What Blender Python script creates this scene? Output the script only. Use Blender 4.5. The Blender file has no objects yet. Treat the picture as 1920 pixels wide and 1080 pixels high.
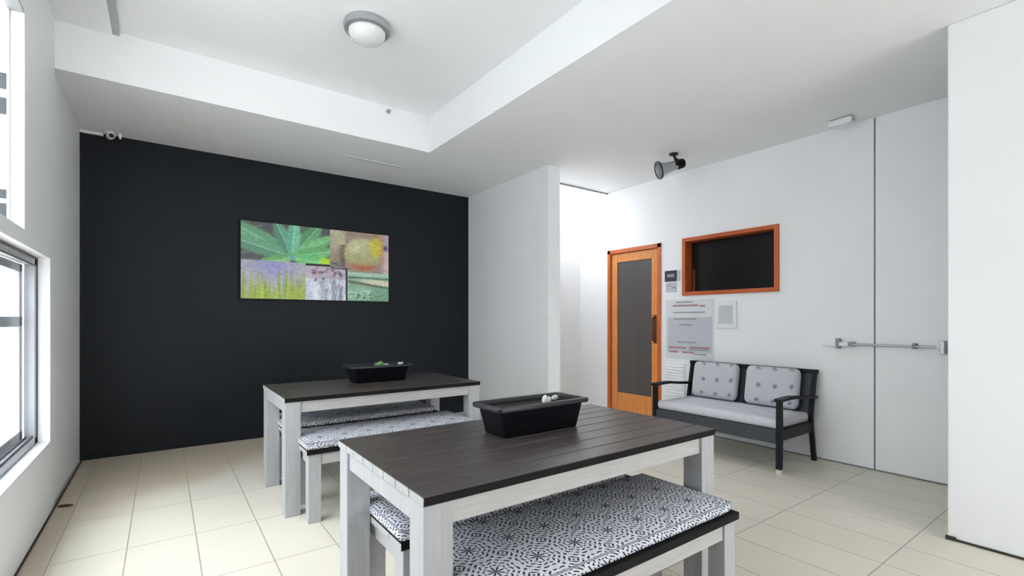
import bpy, bmesh, math, random
from mathutils import Vector, Matrix, Euler
random.seed(7)
sc = bpy.context.scene
C = sc.collection
PI = math.pi

# ------------------------------------------------------------ camera, world, exposure
F = 901.0
cam = bpy.data.cameras.new('camera'); camo = bpy.data.objects.new('camera', cam); C.objects.link(camo)
cam.sensor_width = 36.0; cam.lens = 36.0*F/1920.0; cam.shift_y = 60.0/1920.0
cam.clip_start = 0.02; cam.clip_end = 200
camo.location = (0, 0, 1.24); camo.rotation_euler = (PI/2, 0, -math.radians(36.0))
sc.camera = camo
w = bpy.data.worlds.new('sky'); sc.world = w; w.use_nodes = True
bg = w.node_tree.nodes['Background']
bg.inputs[0].default_value = (0.945, 0.973, 1.0, 1)
# hazy daylight: an even horizon, a brighter zenith plus an added fill patch low behind the viewer on the right
SKY_BASE, SKY_UP, SKY_FILL = 6.0, 9.0, 6.0
def sky_strength():
    nt = w.node_tree; tc = nt.nodes.new('ShaderNodeTexCoord'); out = None
    for d, lo, hi, amt in (((0, 0, 1), 0.0, 0.9, SKY_UP), ((0.50, -0.85, 0.12), 0.6, 1.0, SKY_FILL)):
        dt = nt.nodes.new('ShaderNodeVectorMath'); dt.operation = 'DOT_PRODUCT'; dt.inputs[1].default_value = Vector(d).normalized()
        nt.links.new(tc.outputs['Generated'], dt.inputs[0])
        mr = nt.nodes.new('ShaderNodeMapRange'); mr.interpolation_type = 'SMOOTHSTEP'
        mr.inputs[1].default_value = lo; mr.inputs[2].default_value = hi; mr.inputs[3].default_value = 0; mr.inputs[4].default_value = amt
        nt.links.new(dt.outputs['Value'], mr.inputs[0])
        ad = nt.nodes.new('ShaderNodeMath'); ad.operation = 'ADD'
        if out is None: ad.inputs[0].default_value = SKY_BASE
        else: nt.links.new(out, ad.inputs[0])
        nt.links.new(mr.outputs[0], ad.inputs[1]); out = ad.outputs[0]
    nt.links.new(out, bg.inputs[1])
sky_strength()
sc.view_settings.view_transform = 'Standard'; sc.view_settings.look = 'None'
sc.view_settings.gamma = 1.0; sc.view_settings.use_curve_mapping = False
sc.view_settings.exposure = -0.38

# ------------------------------------------------------------ room dimensions
XL, XR, YB = -0.580, 4.75, 5.65          # left wall, right wall, dark back wall
ZL, ZH = 2.91, 3.26                      # low ceiling, raised ceiling
Y0 = -3.2                                # open end behind the camera
XB, YBM = 2.15, 4.36                     # edges of the raised ceiling

# ------------------------------------------------------------ materials
def srgb(r, g, b):
    f = lambda c: (c/255/12.92) if c/255 <= 0.04045 else ((c/255+0.055)/1.055)**2.4
    return (f(r), f(g), f(b), 1)
def mat(name, col, rough=0.6, metal=0.0, var=0.06, scale=6.0, bump=0.0, bscale=40.0, spec=0.5, coat=0.0, stretch=None):
    m = bpy.data.materials.new(name); m.use_nodes = True
    nt = m.node_tree; p = nt.nodes['Principled BSDF']
    p.inputs['Roughness'].default_value = rough; p.inputs['Metallic'].default_value = metal
    p.inputs['Specular IOR Level'].default_value = spec
    p.inputs['Coat Weight'].default_value = coat
    tc = nt.nodes.new('ShaderNodeTexCoord'); mp = nt.nodes.new('ShaderNodeMapping')
    nt.links.new(tc.outputs['Object'], mp.inputs[0])
    if stretch: mp.inputs['Scale'].default_value = stretch
    n = nt.nodes.new('ShaderNodeTexNoise'); n.inputs['Scale'].default_value = scale; n.inputs['Detail'].default_value = 5
    nt.links.new(mp.outputs[0], n.inputs['Vector'])
    r = nt.nodes.new('ShaderNodeMapRange'); r.inputs[3].default_value = 1-var; r.inputs[4].default_value = 1+var
    r.inputs[1].default_value = 0.25; r.inputs[2].default_value = 0.75
    nt.links.new(n.outputs['Fac'], r.inputs[0])
    mx = nt.nodes.new('ShaderNodeVectorMath'); mx.operation = 'SCALE'; mx.inputs[0].default_value = col[:3]
    nt.links.new(r.outputs[0], mx.inputs['Scale']); nt.links.new(mx.outputs[0], p.inputs['Base Color'])
    if bump:
        n2 = nt.nodes.new('ShaderNodeTexNoise'); n2.inputs['Scale'].default_value = bscale
        nt.links.new(mp.outputs[0], n2.inputs['Vector'])
        b = nt.nodes.new('ShaderNodeBump'); b.inputs['Strength'].default_value = bump; b.inputs['Distance'].default_value = 0.01
        nt.links.new(n2.outputs['Fac'], b.inputs['Height']); nt.links.new(b.outputs[0], p.inputs['Normal'])
    return m

def MN(nt, op, a, b=None, c=None):
    n = nt.nodes.new('ShaderNodeMath'); n.operation = op
    for i, v in enumerate((a, b, c)):
        if v is None: continue
        if isinstance(v, (int, float)): n.inputs[i].default_value = v
        else: nt.links.new(v, n.inputs[i])
    return n.outputs[0]

M = {}
M['white'] = mat('white_paint', (0.90, 0.908, 0.92), 0.55, var=0.015, scale=2, bump=0.05, bscale=60)
M['ceil'] = mat('ceiling_paint', (0.91, 0.918, 0.93), 0.7, var=0.012, scale=2)
M['dark'] = mat('charcoal_paint', (0.0072, 0.0098, 0.0135), 0.5, var=0.08, scale=1.5, bump=0.05, bscale=80, spec=0.22)
M['leg'] = mat('whitewashed_wood', (0.39, 0.39, 0.40), 0.5, var=0.10, scale=10, stretch=(8, 8, 0.8), bump=0.1, bscale=20)
M['rail'] = mat('whitewashed_rail', (0.44, 0.425, 0.415), 0.5, var=0.10, scale=10, stretch=(0.8, 8, 8), bump=0.1, bscale=20)
M['slat'] = mat('brown_slats', (0.055, 0.046, 0.043), 0.33, var=0.35, scale=9, stretch=(0.7, 9, 9), bump=0.12, bscale=22)
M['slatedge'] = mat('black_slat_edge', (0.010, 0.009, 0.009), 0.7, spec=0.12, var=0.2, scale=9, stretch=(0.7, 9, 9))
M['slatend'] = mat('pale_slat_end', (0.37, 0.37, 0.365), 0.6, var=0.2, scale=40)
M['black'] = mat('black_plastic', (0.004, 0.004, 0.006), 0.4, spec=0.2, var=0.15, scale=20)
M['blackrim'] = mat('black_plastic_rim', (0.014, 0.014, 0.018), 0.4, spec=0.35, var=0.15, scale=20)
M['soil'] = mat('soil', (0.012, 0.009, 0.007), 0.95, var=0.5, scale=60, bump=0.8, bscale=120)
M['stone'] = mat('white_stone', (0.60, 0.60, 0.58), 0.6, var=0.15, scale=30)
M['succ'] = mat('green_leaf', (0.20, 0.36, 0.12), 0.45, var=0.35, scale=30)
M['sofa'] = mat('black_stained_timber', (0.007, 0.008, 0.011), 0.5, spec=0.25, var=0.2, scale=8, stretch=(4, 4, 1))
M['sofap'] = mat('slate_sling', (0.045, 0.050, 0.060), 0.6, var=0.15, scale=30)
M['alu'] = mat('window_aluminium', (0.47, 0.48, 0.51), 0.4, metal=0.2, var=0.04)
M['alud'] = mat('window_seal', (0.10, 0.10, 0.11), 0.5, var=0.1)
M['sill'] = mat('white_sill', (0.84, 0.85, 0.86), 0.35, var=0.02)
M['steel'] = mat('brushed_steel', (0.42, 0.44, 0.46), 0.35, metal=0.6, var=0.06, scale=30)
M['grey'] = mat('grey_trim', (0.30, 0.31, 0.32), 0.5, var=0.05)
M['shadowgap'] = mat('joint_sealant', (0.20, 0.21, 0.22), 0.7, var=0.1)
M['gap'] = mat('dirty_skirting_joint', (0.05, 0.045, 0.035), 0.9, var=0.4, scale=10)
M['woodl'] = mat('orange_timber_light', srgb(222, 142, 72), 0.4, var=0.22, scale=6, stretch=(10, 10, 0.8), coat=0.2)
M['woodd'] = mat('orange_timber_deep', srgb(196, 100, 40), 0.4, var=0.25, scale=6, stretch=(10, 10, 0.8), coat=0.2)
M['woodf'] = mat('red_orange_timber', srgb(192, 92, 44), 0.4, var=0.2, scale=6, stretch=(10, 1, 10), coat=0.2)
M['woodfv'] = mat('red_orange_timber_upright', srgb(200, 98, 44), 0.4, var=0.2, scale=6, stretch=(10, 10, 1), coat=0.2)
M['brown'] = mat('brown_timber', srgb(105, 55, 28), 0.4, var=0.2, scale=8)
M['dglass'] = mat('dark_obscure_glass', (0.085, 0.075, 0.072), 0.28, var=0.15, scale=1.2, stretch=(1, 5, 0.4))
M['screen'] = mat('black_screen', (0.004, 0.004, 0.004), 0.3, var=0.05, spec=0.3)
M['paper'] = mat('paper', (0.72, 0.74, 0.77), 0.6, var=0.03)
M['paperb'] = mat('paper_blue_grey', (0.55, 0.56, 0.62), 0.6, var=0.03)
M['inkr'] = mat('red_ink', (0.42, 0.22, 0.24), 0.6, var=0.1)
M['inkg'] = mat('grey_ink', (0.28, 0.29, 0.31), 0.6, var=0.1)
M['sign'] = mat('dark_sign', (0.03, 0.03, 0.045), 0.4, var=0.2)
M['plaque'] = mat('pale_plaque', (0.58, 0.64, 0.65), 0.3, var=0.04)
M['domeglass'] = mat('opal_glass', (0.78, 0.79, 0.80), 0.25, var=0.01)
M['extw'] = mat('white_render', (0.86, 0.87, 0.90), 0.8, var=0.02)
M['extd'] = mat('dark_outside_glass', (0.010, 0.011, 0.013), 0.5, var=0.3, scale=3, spec=0.1)
M['leafm'] = mat('dry_leaf', (0.10, 0.06, 0.02), 0.8, var=0.3, scale=40)
M['foot'] = mat('pale_foot', (0.72, 0.66, 0.58), 0.5, var=0.05)

def floor_mat():
    m = bpy.data.materials.new('cream_floor_tiles'); m.use_nodes = True
    nt = m.node_tree; L = nt.links; p = nt.nodes['Principled BSDF']
    tc = nt.nodes.new('ShaderNodeTexCoord'); s = nt.nodes.new('ShaderNodeSeparateXYZ'); L.new(tc.outputs['Object'], s.inputs[0])
    cx = MN(nt, 'ADD', s.outputs['Y'], -0.87+0.617*10); cy = MN(nt, 'ADD', s.outputs['X'], -0.155+0.3125*10)
    cb = nt.nodes.new('ShaderNodeCombineXYZ'); L.new(cx, cb.inputs[0]); L.new(cy, cb.inputs[1])
    br = nt.nodes.new('ShaderNodeTexBrick'); L.new(cb.outputs[0], br.inputs['Vector'])
    br.offset = 0; br.squash = 1
    br.inputs['Scale'].default_value = 1; br.inputs['Brick Width'].default_value = 0.617; br.inputs['Row Height'].default_value = 0.3125
    br.inputs['Mortar Size'].default_value = 0.0032; br.inputs['Mortar Smooth'].default_value = 0.3; br.inputs['Bias'].default_value = 0
    br.inputs['Color1'].default_value = (0.720, 0.675, 0.575, 1); br.inputs['Color2'].default_value = (0.740, 0.693, 0.592, 1)
    br.inputs['Mortar'].default_value = (0.36, 0.335, 0.29, 1)
    # dirt and stains of their own shape, along the left wall and the dark wall
    n = nt.nodes.new('ShaderNodeTexNoise'); n.inputs['Scale'].default_value = 1.7; n.inputs['Detail'].default_value = 6; L.new(tc.outputs['Object'], n.inputs['Vector'])
    nn = MN(nt, 'MULTIPLY', MN(nt, 'SUBTRACT', n.outputs['Fac'], 0.5), 1.4)
    mr1 = nt.nodes.new('ShaderNodeMapRange'); L.new(MN(nt, 'ADD', MN(nt, 'SUBTRACT', s.outputs['Y'], MN(nt, 'MULTIPLY', s.outputs['X'], 0.55)), nn), mr1.inputs[0])
    mr1.inputs[1].default_value = 4.05; mr1.inputs[2].default_value = 4.75; mr1.interpolation_type = 'SMOOTHSTEP'
    mr2 = nt.nodes.new('ShaderNodeMapRange'); L.new(MN(nt, 'SUBTRACT', MN(nt, 'MULTIPLY', s.outputs['X'], -1.0), MN(nt, 'MULTIPLY', nn, -0.12)), mr2.inputs[0])
    mr2.inputs[1].default_value = 0.43; mr2.inputs[2].default_value = 0.50
    mk = MN(nt, 'MULTIPLY', MN(nt, 'MAXIMUM', mr1.outputs[0], mr2.outputs[0]), 0.6)
    mk2 = MN(nt, 'MULTIPLY', mk, MN(nt, 'LESS_THAN', s.outputs['X'], 2.6))
    mx = nt.nodes.new('ShaderNodeMix'); mx.data_type = 'RGBA'; L.new(mk2, mx.inputs[0]); L.new(br.outputs['Color'], mx.inputs[6])
    mx.inputs[7].default_value = (0.56, 0.44, 0.32, 1)
    n3 = nt.nodes.new('ShaderNodeTexNoise'); n3.inputs['Scale'].default_value = 3; n3.inputs['Detail'].default_value = 6; L.new(tc.outputs['Object'], n3.inputs['Vector'])
    mr = nt.nodes.new('ShaderNodeMapRange'); L.new(n3.outputs['Fac'], mr.inputs[0]); mr.inputs[3].default_value = 0.94; mr.inputs[4].default_value = 1.05
    sc_ = nt.nodes.new('ShaderNodeVectorMath'); sc_.operation = 'SCALE'; L.new(mx.outputs[2], sc_.inputs[0]); L.new(mr.outputs[0], sc_.inputs['Scale'])
    L.new(sc_.outputs[0], p.inputs['Base Color']); p.inputs['Roughness'].default_value = 0.42
    b = nt.nodes.new('ShaderNodeBump'); b.inputs['Strength'].default_value = 0.3; b.inputs['Distance'].default_value = 0.003; b.invert = True
    L.new(br.outputs['Fac'], b.inputs['Height']); L.new(b.outputs[0], p.inputs['Normal'])
    return m
M['floor'] = floor_mat()

def fabric_mat(name, light, darkc, cell=0.158, contrast=1.0, soft=False):
    m = bpy.data.materials.new(name); m.use_nodes = True
    nt = m.node_tree; L = nt.links; p = nt.nodes['Principled BSDF']; p.inputs['Roughness'].default_value = 0.85
    p.inputs['Specular IOR Level'].default_value = 0.2
    tc = nt.nodes.new('ShaderNodeTexCoord'); s = nt.nodes.new('ShaderNodeSeparateXYZ'); L.new(tc.outputs['Object'], s.inputs[0])
    u = MN(nt, 'ADD', s.outputs['X'], s.outputs['Z']); v = MN(nt, 'ADD', s.outputs['Y'], s.outputs['Z'])
    fu = MN(nt, 'SUBTRACT', MN(nt, 'FRACT', MN(nt, 'ADD', MN(nt, 'DIVIDE', u, cell), 20.5)), 0.5)
    fv = MN(nt, 'SUBTRACT', MN(nt, 'FRACT', MN(nt, 'ADD', MN(nt, 'DIVIDE', v, cell), 20.5)), 0.5)
    r = MN(nt, 'SQRT', MN(nt, 'ADD', MN(nt, 'MULTIPLY', fu, fu), MN(nt, 'MULTIPLY', fv, fv)))
    th = MN(nt, 'ARCTAN2', fv, fu)
    # eight petalled star
    pet = MN(nt, 'POWER', MN(nt, 'ABSOLUTE', MN(nt, 'COSINE', MN(nt, 'MULTIPLY', th, 4))), 1.6)
    star = MN(nt, 'LESS_THAN', r, MN(nt, 'ADD', MN(nt, 'MULTIPLY', pet, 0.175), 0.012))
    # broken rings
    wob = MN(nt, 'MULTIPLY', MN(nt, 'COSINE', MN(nt, 'MULTIPLY', th, 8)), 0.018)
    rr = MN(nt, 'ADD', r, wob)
    ring = MN(nt, 'GREATER_THAN', MN(nt, 'SINE', MN(nt, 'MULTIPLY', MN(nt, 'SUBTRACT', rr, 0.195), 2*PI/0.105)), 0.15)
    dash = MN(nt, 'GREATER_THAN', MN(nt, 'SINE', MN(nt, 'ADD', MN(nt, 'MULTIPLY', th, 16), MN(nt, 'MULTIPLY', MN(nt, 'FLOOR', MN(nt, 'DIVIDE', r, 0.105)), 1.57))), -0.45)
    out = MN(nt, 'GREATER_THAN', r, 0.20)
    pat = MN(nt, 'MULTIPLY', MN(nt, 'MULTIPLY', ring, dash), out)
    # little corner motif
    au = MN(nt, 'SUBTRACT', 0.5, MN(nt, 'ABSOLUTE', fu)); av = MN(nt, 'SUBTRACT', 0.5, MN(nt, 'ABSOLUTE', fv))
    dm = MN(nt, 'ADD', au, av)
    cor = MN(nt, 'LESS_THAN', dm, 0.035)
    k = MN(nt, 'MAXIMUM', star, MN(nt, 'MAXIMUM', pat, cor)) if not soft else MN(nt, 'MAXIMUM', star, MN(nt, 'MULTIPLY', pat, 0.22))
    k = MN(nt, 'MULTIPLY', k, contrast)
    mx = nt.nodes.new('ShaderNodeMix'); mx.data_type = 'RGBA'; L.new(k, mx.inputs[0])
    mx.inputs[6].default_value = light; mx.inputs[7].default_value = darkc
    L.new(mx.outputs[2], p.inputs['Base Color'])
    return m
M['fab'] = fabric_mat('navy_and_white_tile_print', (0.60, 0.61, 0.66, 1), (0.035, 0.042, 0.065, 1))
M['fabs'] = fabric_mat('pale_grey_button_print', (0.60, 0.61, 0.65, 1), (0.13, 0.14, 0.19, 1), cell=0.15, soft=True)
M['fabw'] = mat('pale_grey_fabric', (0.64, 0.64, 0.69), 0.85, var=0.08, scale=20, spec=0.2)
M['pipe'] = mat('piping', (0.25, 0.26, 0.30), 0.8, var=0.4, scale=80)

def glass_mat():
    m = bpy.data.materials.new('clear_glass'); m.use_nodes = True
    nt = m.node_tree; nt.nodes.remove(nt.nodes['Principled BSDF'])
    o = nt.nodes['Material Output']; t = nt.nodes.new('ShaderNodeBsdfTransparent'); t.inputs[0].default_value = (0.93, 0.95, 0.96, 1)
    g = nt.nodes.new('ShaderNodeBsdfGlossy'); g.inputs['Roughness'].default_value = 0.02
    mx = nt.nodes.new('ShaderNodeMixShader'); mx.inputs[0].default_value = 0.06
    nt.links.new(t.outputs[0], mx.inputs[1]); nt.links.new(g.outputs[0], mx.inputs[2]); nt.links.new(mx.outputs[0], o.inputs[0])
    return m
M['glass'] = glass_mat()

# ------------------------------------------------------------ mesh helpers
def box(bm, x0, y0, z0, x1, y1, z1, bev=0.0, mi=0, rot=None, seg=2):
    r = bmesh.ops.create_cube(bm, size=1.0)
    vs = r['verts']
    bmesh.ops.scale(bm, vec=(abs(x1-x0), abs(y1-y0), abs(z1-z0)), verts=vs)
    if rot is not None: bmesh.ops.rotate(bm, cent=(0, 0, 0), matrix=Euler(rot).to_matrix(), verts=vs)
    bmesh.ops.translate(bm, vec=((x0+x1)/2, (y0+y1)/2, (z0+z1)/2), verts=vs)
    fs = list({f for v in vs for f in v.link_faces})
    for f in fs: f.material_index = mi
    if bev:
        es = list({e for v in vs for e in v.link_edges})
        bmesh.ops.bevel(bm, geom=es, offset=bev, segments=seg, profile=0.5, affect='EDGES')
    return fs
def cyl(bm, a, b, r0, r1=None, n=20, caps=True):
    a = Vector(a); b = Vector(b); r1 = r0 if r1 is None else r1
    d = b-a; q = d.to_track_quat('Z', 'Y').to_matrix().to_4x4()
    m = Matrix.Translation((a+b)/2) @ q
    return bmesh.ops.create_cone(bm, cap_ends=caps, cap_tris=False, segments=n, radius1=r0, radius2=r1, depth=d.length, matrix=m)
def lathe(bm, prof, n=48, c=(0, 0, 0)):
    rings = []
    for r, z in prof:
        if r < 1e-5: rings.append([bm.verts.new((c[0], c[1], c[2]+z))])
        else: rings.append([bm.verts.new((c[0]+r*math.cos(2*PI*i/n), c[1]+r*math.sin(2*PI*i/n), c[2]+z)) for i in range(n)])
    for A, B in zip(rings, rings[1:]):
        for i in range(n):
            j = (i+1) % n
            if len(A) == 1 and len(B) == 1: continue
            if len(A) == 1: bm.faces.new((A[0], B[j], B[i]))
            elif len(B) == 1: bm.faces.new((A[i], A[j], B[0]))
            else: bm.faces.new((A[i], A[j], B[j], B[i]))
def tube(bm, pts, r, n=10):
    for a, b in zip(pts, pts[1:]): cyl(bm, a, b, r, n=n)
    for p in pts[1:-1]: bmesh.ops.create_uvsphere(bm, u_segments=n, v_segments=6, radius=r, matrix=Matrix.Translation(p))
def obj(name, bm, m, parent=None, smooth=False):
    me = bpy.data.meshes.new(name)
    bmesh.ops.recalc_face_normals(bm, faces=bm.faces[:])
    bm.to_mesh(me); bm.free()
    for x in (m if isinstance(m, (list, tuple)) else [m]): me.materials.append(x)
    if smooth:
        for p in me.polygons: p.use_smooth = True
        me.set_sharp_from_angle(angle=math.radians(40))
    o = bpy.data.objects.new(name, me); C.objects.link(o)
    if parent: o.parent = parent
    return o
def tag(o, label, cat, group=None):
    o['label'] = label; o['category'] = cat
    if group: o['group'] = group
    return o
def thing(name, label, cat, loc=(0, 0, 0), rz=0, group=None):
    o = bpy.data.objects.new(name, None); C.objects.link(o); o.empty_display_size = 0.1
    o.location = loc; o.rotation_euler = (0, 0, rz)
    return tag(o, label, cat, group)
def struct(name, bm, m, parent=None):
    o = obj(name, bm, m, parent)
    if not parent: o['kind'] = 'structure'
    return o
def dup(root, loc, label, group=None):
    r = root.copy(); C.objects.link(r); r.location = loc; r['label'] = label
    if group: r['group'] = group
    for ch in list(root.children):
        c = ch.copy(); C.objects.link(c); c.parent = r
        for g in ch.children:
            d = g.copy(); C.objects.link(d); d.parent = c
    return r
def B(): return bmesh.new()

# ------------------------------------------------------------ the room
bm = B(); box(bm, XL-1.0, Y0-1.2, -0.12, XR+0.25, 6.2, 0); struct('floor', bm, M['floor'])

# left wall with two window openings
YWN = 0.9                             # near edge of both windows
YW1, ZS, ZW1 = 4.20, 0.46, 1.63      # lower window: far edge, sill, head
YW2, ZB2, ZT2 = 3.50, 1.71, 2.84     # upper window
bm = B()
T = XL-0.065
box(bm, T, Y0, 0, XL, YWN, ZH)
box(bm, T, YWN, 0, XL, YW1, ZS)
box(bm, T, YWN, ZW1, XL, YW1, ZB2)
box(bm, T, YW2, ZB2, XL, YW1, ZT2)
box(bm, T, YWN, ZT2, XL, YW1, ZH)
box(bm, T, YW1, 0, XL, YBM, ZH)
box(bm, T, YBM, 0, XL-0.012, YB+0.2, ZL)
struct('wall_left', bm, M['white'])
bm = B(); box(bm, XL-0.012, YB, 0, 3.52, YB+0.2, ZL); struct('wall_back', bm, M['dark'])
# wing wall closing the dark wall on the right, with its slightly proud end panel
bm = B()
box(bm, 3.37, 5.19, 0, 3.52, YB, ZL); box(bm, 3.352, 3.95, 0, 3.52, 5.19, ZL)
struct('wall_wing', bm, M['white'])
bm = B(); box(bm, 3.52, 4.90, 0, XR, 5.05, 3.25); struct('wall_passage', bm, M['white'])
# right wall: hole for the timber door and for the framed screen
DY0, DY1, DZ = 3.545, 4.385, 2.148
SY0, SY1, SZ0, SZ1 = 2.205, 3.255, 1.512, 2.156
W1 = XR+0.25
bm = B()
box(bm, XR, Y0, 0, W1, SY0, ZL+0.1)
box(bm, XR, SY0, 0, W1, SY1, SZ0); box(bm, XR, SY0, SZ1, W1, SY1, ZL+0.1)
box(bm, XR, SY1, 0, W1, DY0, ZL+0.1)
box(bm, XR, DY0, DZ, W1, DY1, ZL+0.1)
box(bm, XR, DY1, 0, W1, 4.40, ZL+0.1); box(bm, XR, 4.40, 0, W1, 5.05, 3.25)
box(bm, XR+0.17, SY0-0.02, SZ0-0.02, W1, SY1+0.02, SZ1+0.02)
box(bm, XR+0.16, DY0-0.02, 0, W1, DY1+0.02, DZ+0.02)
struct('wall_right', bm, M['white'])
bm = B(); box(bm, 3.60, Y0, 0, 4.2, 0.753, ZL, bev=0.006); struct('wall_pier', bm, M['white'])

# unseen wall added behind the camera, its opening sized to steer the light
bm = B()
box(bm, T, Y0-0.2, 0, 1.7, Y0, ZH+0.1); box(bm, 1.7, Y0-0.2, 2.3, 3.6, Y0, ZH+0.1); box(bm, 3.6, Y0-0.2, 0, W1, Y0, ZH+0.1)
struct('wall_rear', bm, M['white'])

# ceilings: raised panel over the tables, low ceiling and beam round it
bm = B()
box(bm, T, Y0, ZH, XB+0.1, YBM+0.05, ZH+0.1)
box(bm, XB, Y0, ZL, 3.4, YBM, ZH+0.1)
box(bm, T, YBM, ZL, 3.52, YB+0.2, ZH+0.1)
box(bm, 3.4, Y0, ZL, W1, YBM, ZL+0.1)
box(bm, 3.52, YBM, ZL, W1, 4.40, ZL+0.1)
struct('ceiling', bm, M['ceil'])
bm = B(); box(bm, XL, Y0, ZH-0.03, -0.285, YBM, ZH-0.0005); struct('trim_1', bm, M['ceil'])
bm = B(); box(bm, -0.285, Y0, ZH-0.022, -0.245, YBM, ZH-0.0005); struct('trim_2', bm, M['steel'])
bm = B(); box(bm, 3.90, 4.385, ZL-0.018, XR, 4.402, ZL); struct('trim_3', bm, M['grey'])
# dirty joints where walls meet the floor
bm = B(); box(bm, XL, Y0, 0, XL+0.007, YB, 0.012); struct('baseboard_left', bm, M['gap'])
bm = B(); box(bm, XR-0.006, Y0, 0, XR, DY0-0.01, 0.010); struct('baseboard_right', bm, M['shadowgap'])
bm = B(); box(bm, 3.592, Y0, 0, 3.60, 0.753, 0.012); struct('baseboard_pier', bm, M['gap'])
bm = B(); box(bm, 3.585, 0.715, 0, 3.600, 0.760, 0.022, bev=0.003); struct('trim_4', bm, M['gap'])

# ------------------------------------------------------------ windows in the left wall
def window(name, y0, y1, z0, z1, xf, parts, slim=0.05, d=0.05):
    bm = B()
    box(bm, xf-d, y0, z1-slim, xf, y1, z1, bev=0.003); box(bm, xf-d, y0, z0, xf, y1, z0+slim, bev=0.003)
    box(bm, xf-d, y1-slim, z0, xf, y1, z1, bev=0.003); box(bm, xf-d, y0, z0, xf, y0+slim, z1, bev=0.003)
    o = struct(name, bm, M['alu'])
    bm = B(); box(bm, xf-d*0.6, y0+slim, z0+slim, xf-d*0.6+0.004, y1-slim, z1-slim); obj('window_pane', bm, M['glass'], o)
    return o
w1 = window('window_1', YWN, YW1, ZS, ZW1, XL-0.062, None, 0.052)
# sliding sash with its stile and meeting rail
bm = B()
xs = XL-0.115
for yy in (YW1-0.135, 2.55, 1.0): box(bm, xs-0.035, yy, ZS+0.05, xs, yy+0.075, ZW1-0.05, bev=0.003)
box(bm, xs-0.035, YWN+0.05, ZS+0.05, xs, YW1-0.06, ZS+0.11, bev=0.003)
box(bm, xs-0.035, YWN+0.05, ZW1-0.10, xs, YW1-0.06, ZW1-0.05, bev=0.003)
box(bm, xs-0.035, YWN+0.05, 1.20, xs, YW1-0.06, 1.26, bev=0.003)
obj('window_sash', bm, M['alu'], w1)
bm = B()
for k in range(3): box(bm, XL-0.060-0.028*k-0.016, YWN, ZS+0.052, XL-0.060-0.028*k-0.010, YW1-0.06, ZS+0.066)
box(bm, XL-0.066, YWN, ZW1-0.012, XL-0.056, YW1, ZW1-0.001); box(bm, XL-0.066, YWN, ZW1-0.056, XL-0.058, YW1-0.052, ZW1-0.049)
box(bm, XL-0.064, YW1-0.006, ZS, XL-0.056, YW1-0.001, ZW1)
obj('window_seal', bm, M['alud'], w1)
bm = B(); box(bm, XL-0.062, YWN, ZS-0.002, XL+0.004, YW1-0.004, ZS+0.010, bev=0.003); obj('window_sill', bm, M['sill'], w1)
w2 = window('window_2', YWN, YW2, ZB2, ZT2, XL-0.052, None, 0.012, 0.012)
bm = B(); box(bm, XL-0.064, 1.9, ZB2, XL-0.052, 1.94, ZT2); obj('window_mullion', bm, M['alu'], w2)
bm = B(); box(bm, XL-0.060, YWN, ZT2-0.012, XL-0.001, YW2-0.001, ZT2-0.001); obj('window_head', bm, M['grey'], w2)

# neighbouring building seen through the windows
nb = thing('neighbouring_building', 'white rendered building with dark ribbon windows outside the left windows', 'building', (-4.5, 12, 0))
bm = B(); box(bm, -5, 0, -3, 2.9, 0.4, 9); obj('wall', bm, M['extw'], nb)
for z0, z1, nm in ((5.27, 5.55, 'window'), (4.83, 5.12, 'window'), (3.36, 3.52, 'window'), (2.80, 3.28, 'window')):
    bm = B(); box(bm, -1.5, -0.03, z0, 2.32, 0.02, z1, bev=0.01); obj(nm, bm, M['extd'], nb)
bm = B(); box(bm, -4.9, -0.06, 4.43, 2.88, 0.01, 4.47); obj('ledge', bm, M['grey'], nb)

# ------------------------------------------------------------ timber door (door_1)
bm = B()
box(bm, XR-0.012, DY0, 0, XR+0.11, DY0+0.050, DZ, bev=0.003); box(bm, XR-0.012, DY1-0.050, 0, XR+0.11, DY1, DZ, bev=0.003)
box(bm, XR-0.012, DY0, DZ-0.050, XR+0.11, DY1, DZ, bev=0.003)
d1 = struct('door_1', bm, M['woodd'])
dy0, dy1 = DY0+0.055, DY1-0.055
bm = B()
lx0, lx1 = XR+0.012, XR+0.052
box(bm, lx0, dy0, 0.01, lx1, dy0+0.095, DZ-0.055, bev=0.003); box(bm, lx0, dy1-0.095, 0.01, lx1, dy1, DZ-0.055, bev=0.003)
box(bm, lx0, dy0+0.095, DZ-0.165, lx1, dy1-0.095, DZ-0.055, bev=0.003); box(bm, lx0, dy0+0.095, 0.01, lx1, dy1-0.095, 0.31, bev=0.003)
leaf = obj('door_leaf', bm, M['woodl'], d1)
bm = B(); box(bm, lx0+0.012, dy0+0.09, 0.30, lx0+0.022, dy1-0.09, DZ-0.16); obj('door_glass', bm, M['dglass'], leaf)
bm = B()
tube(bm, [(lx0-0.002, dy0+0.045, 0.99), (lx0-0.045, dy0+0.045, 1.0), (lx0-0.045, dy0+0.045, 1.26), (lx0-0.002, dy0+0.045, 1.27)], 0.011)
box(bm, lx0-0.005, dy0+0.020, 0.96, lx0+0.002, dy0+0.07, 1.30, bev=0.002)
obj('door_handle', bm, M['brown'], leaf, True)

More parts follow.
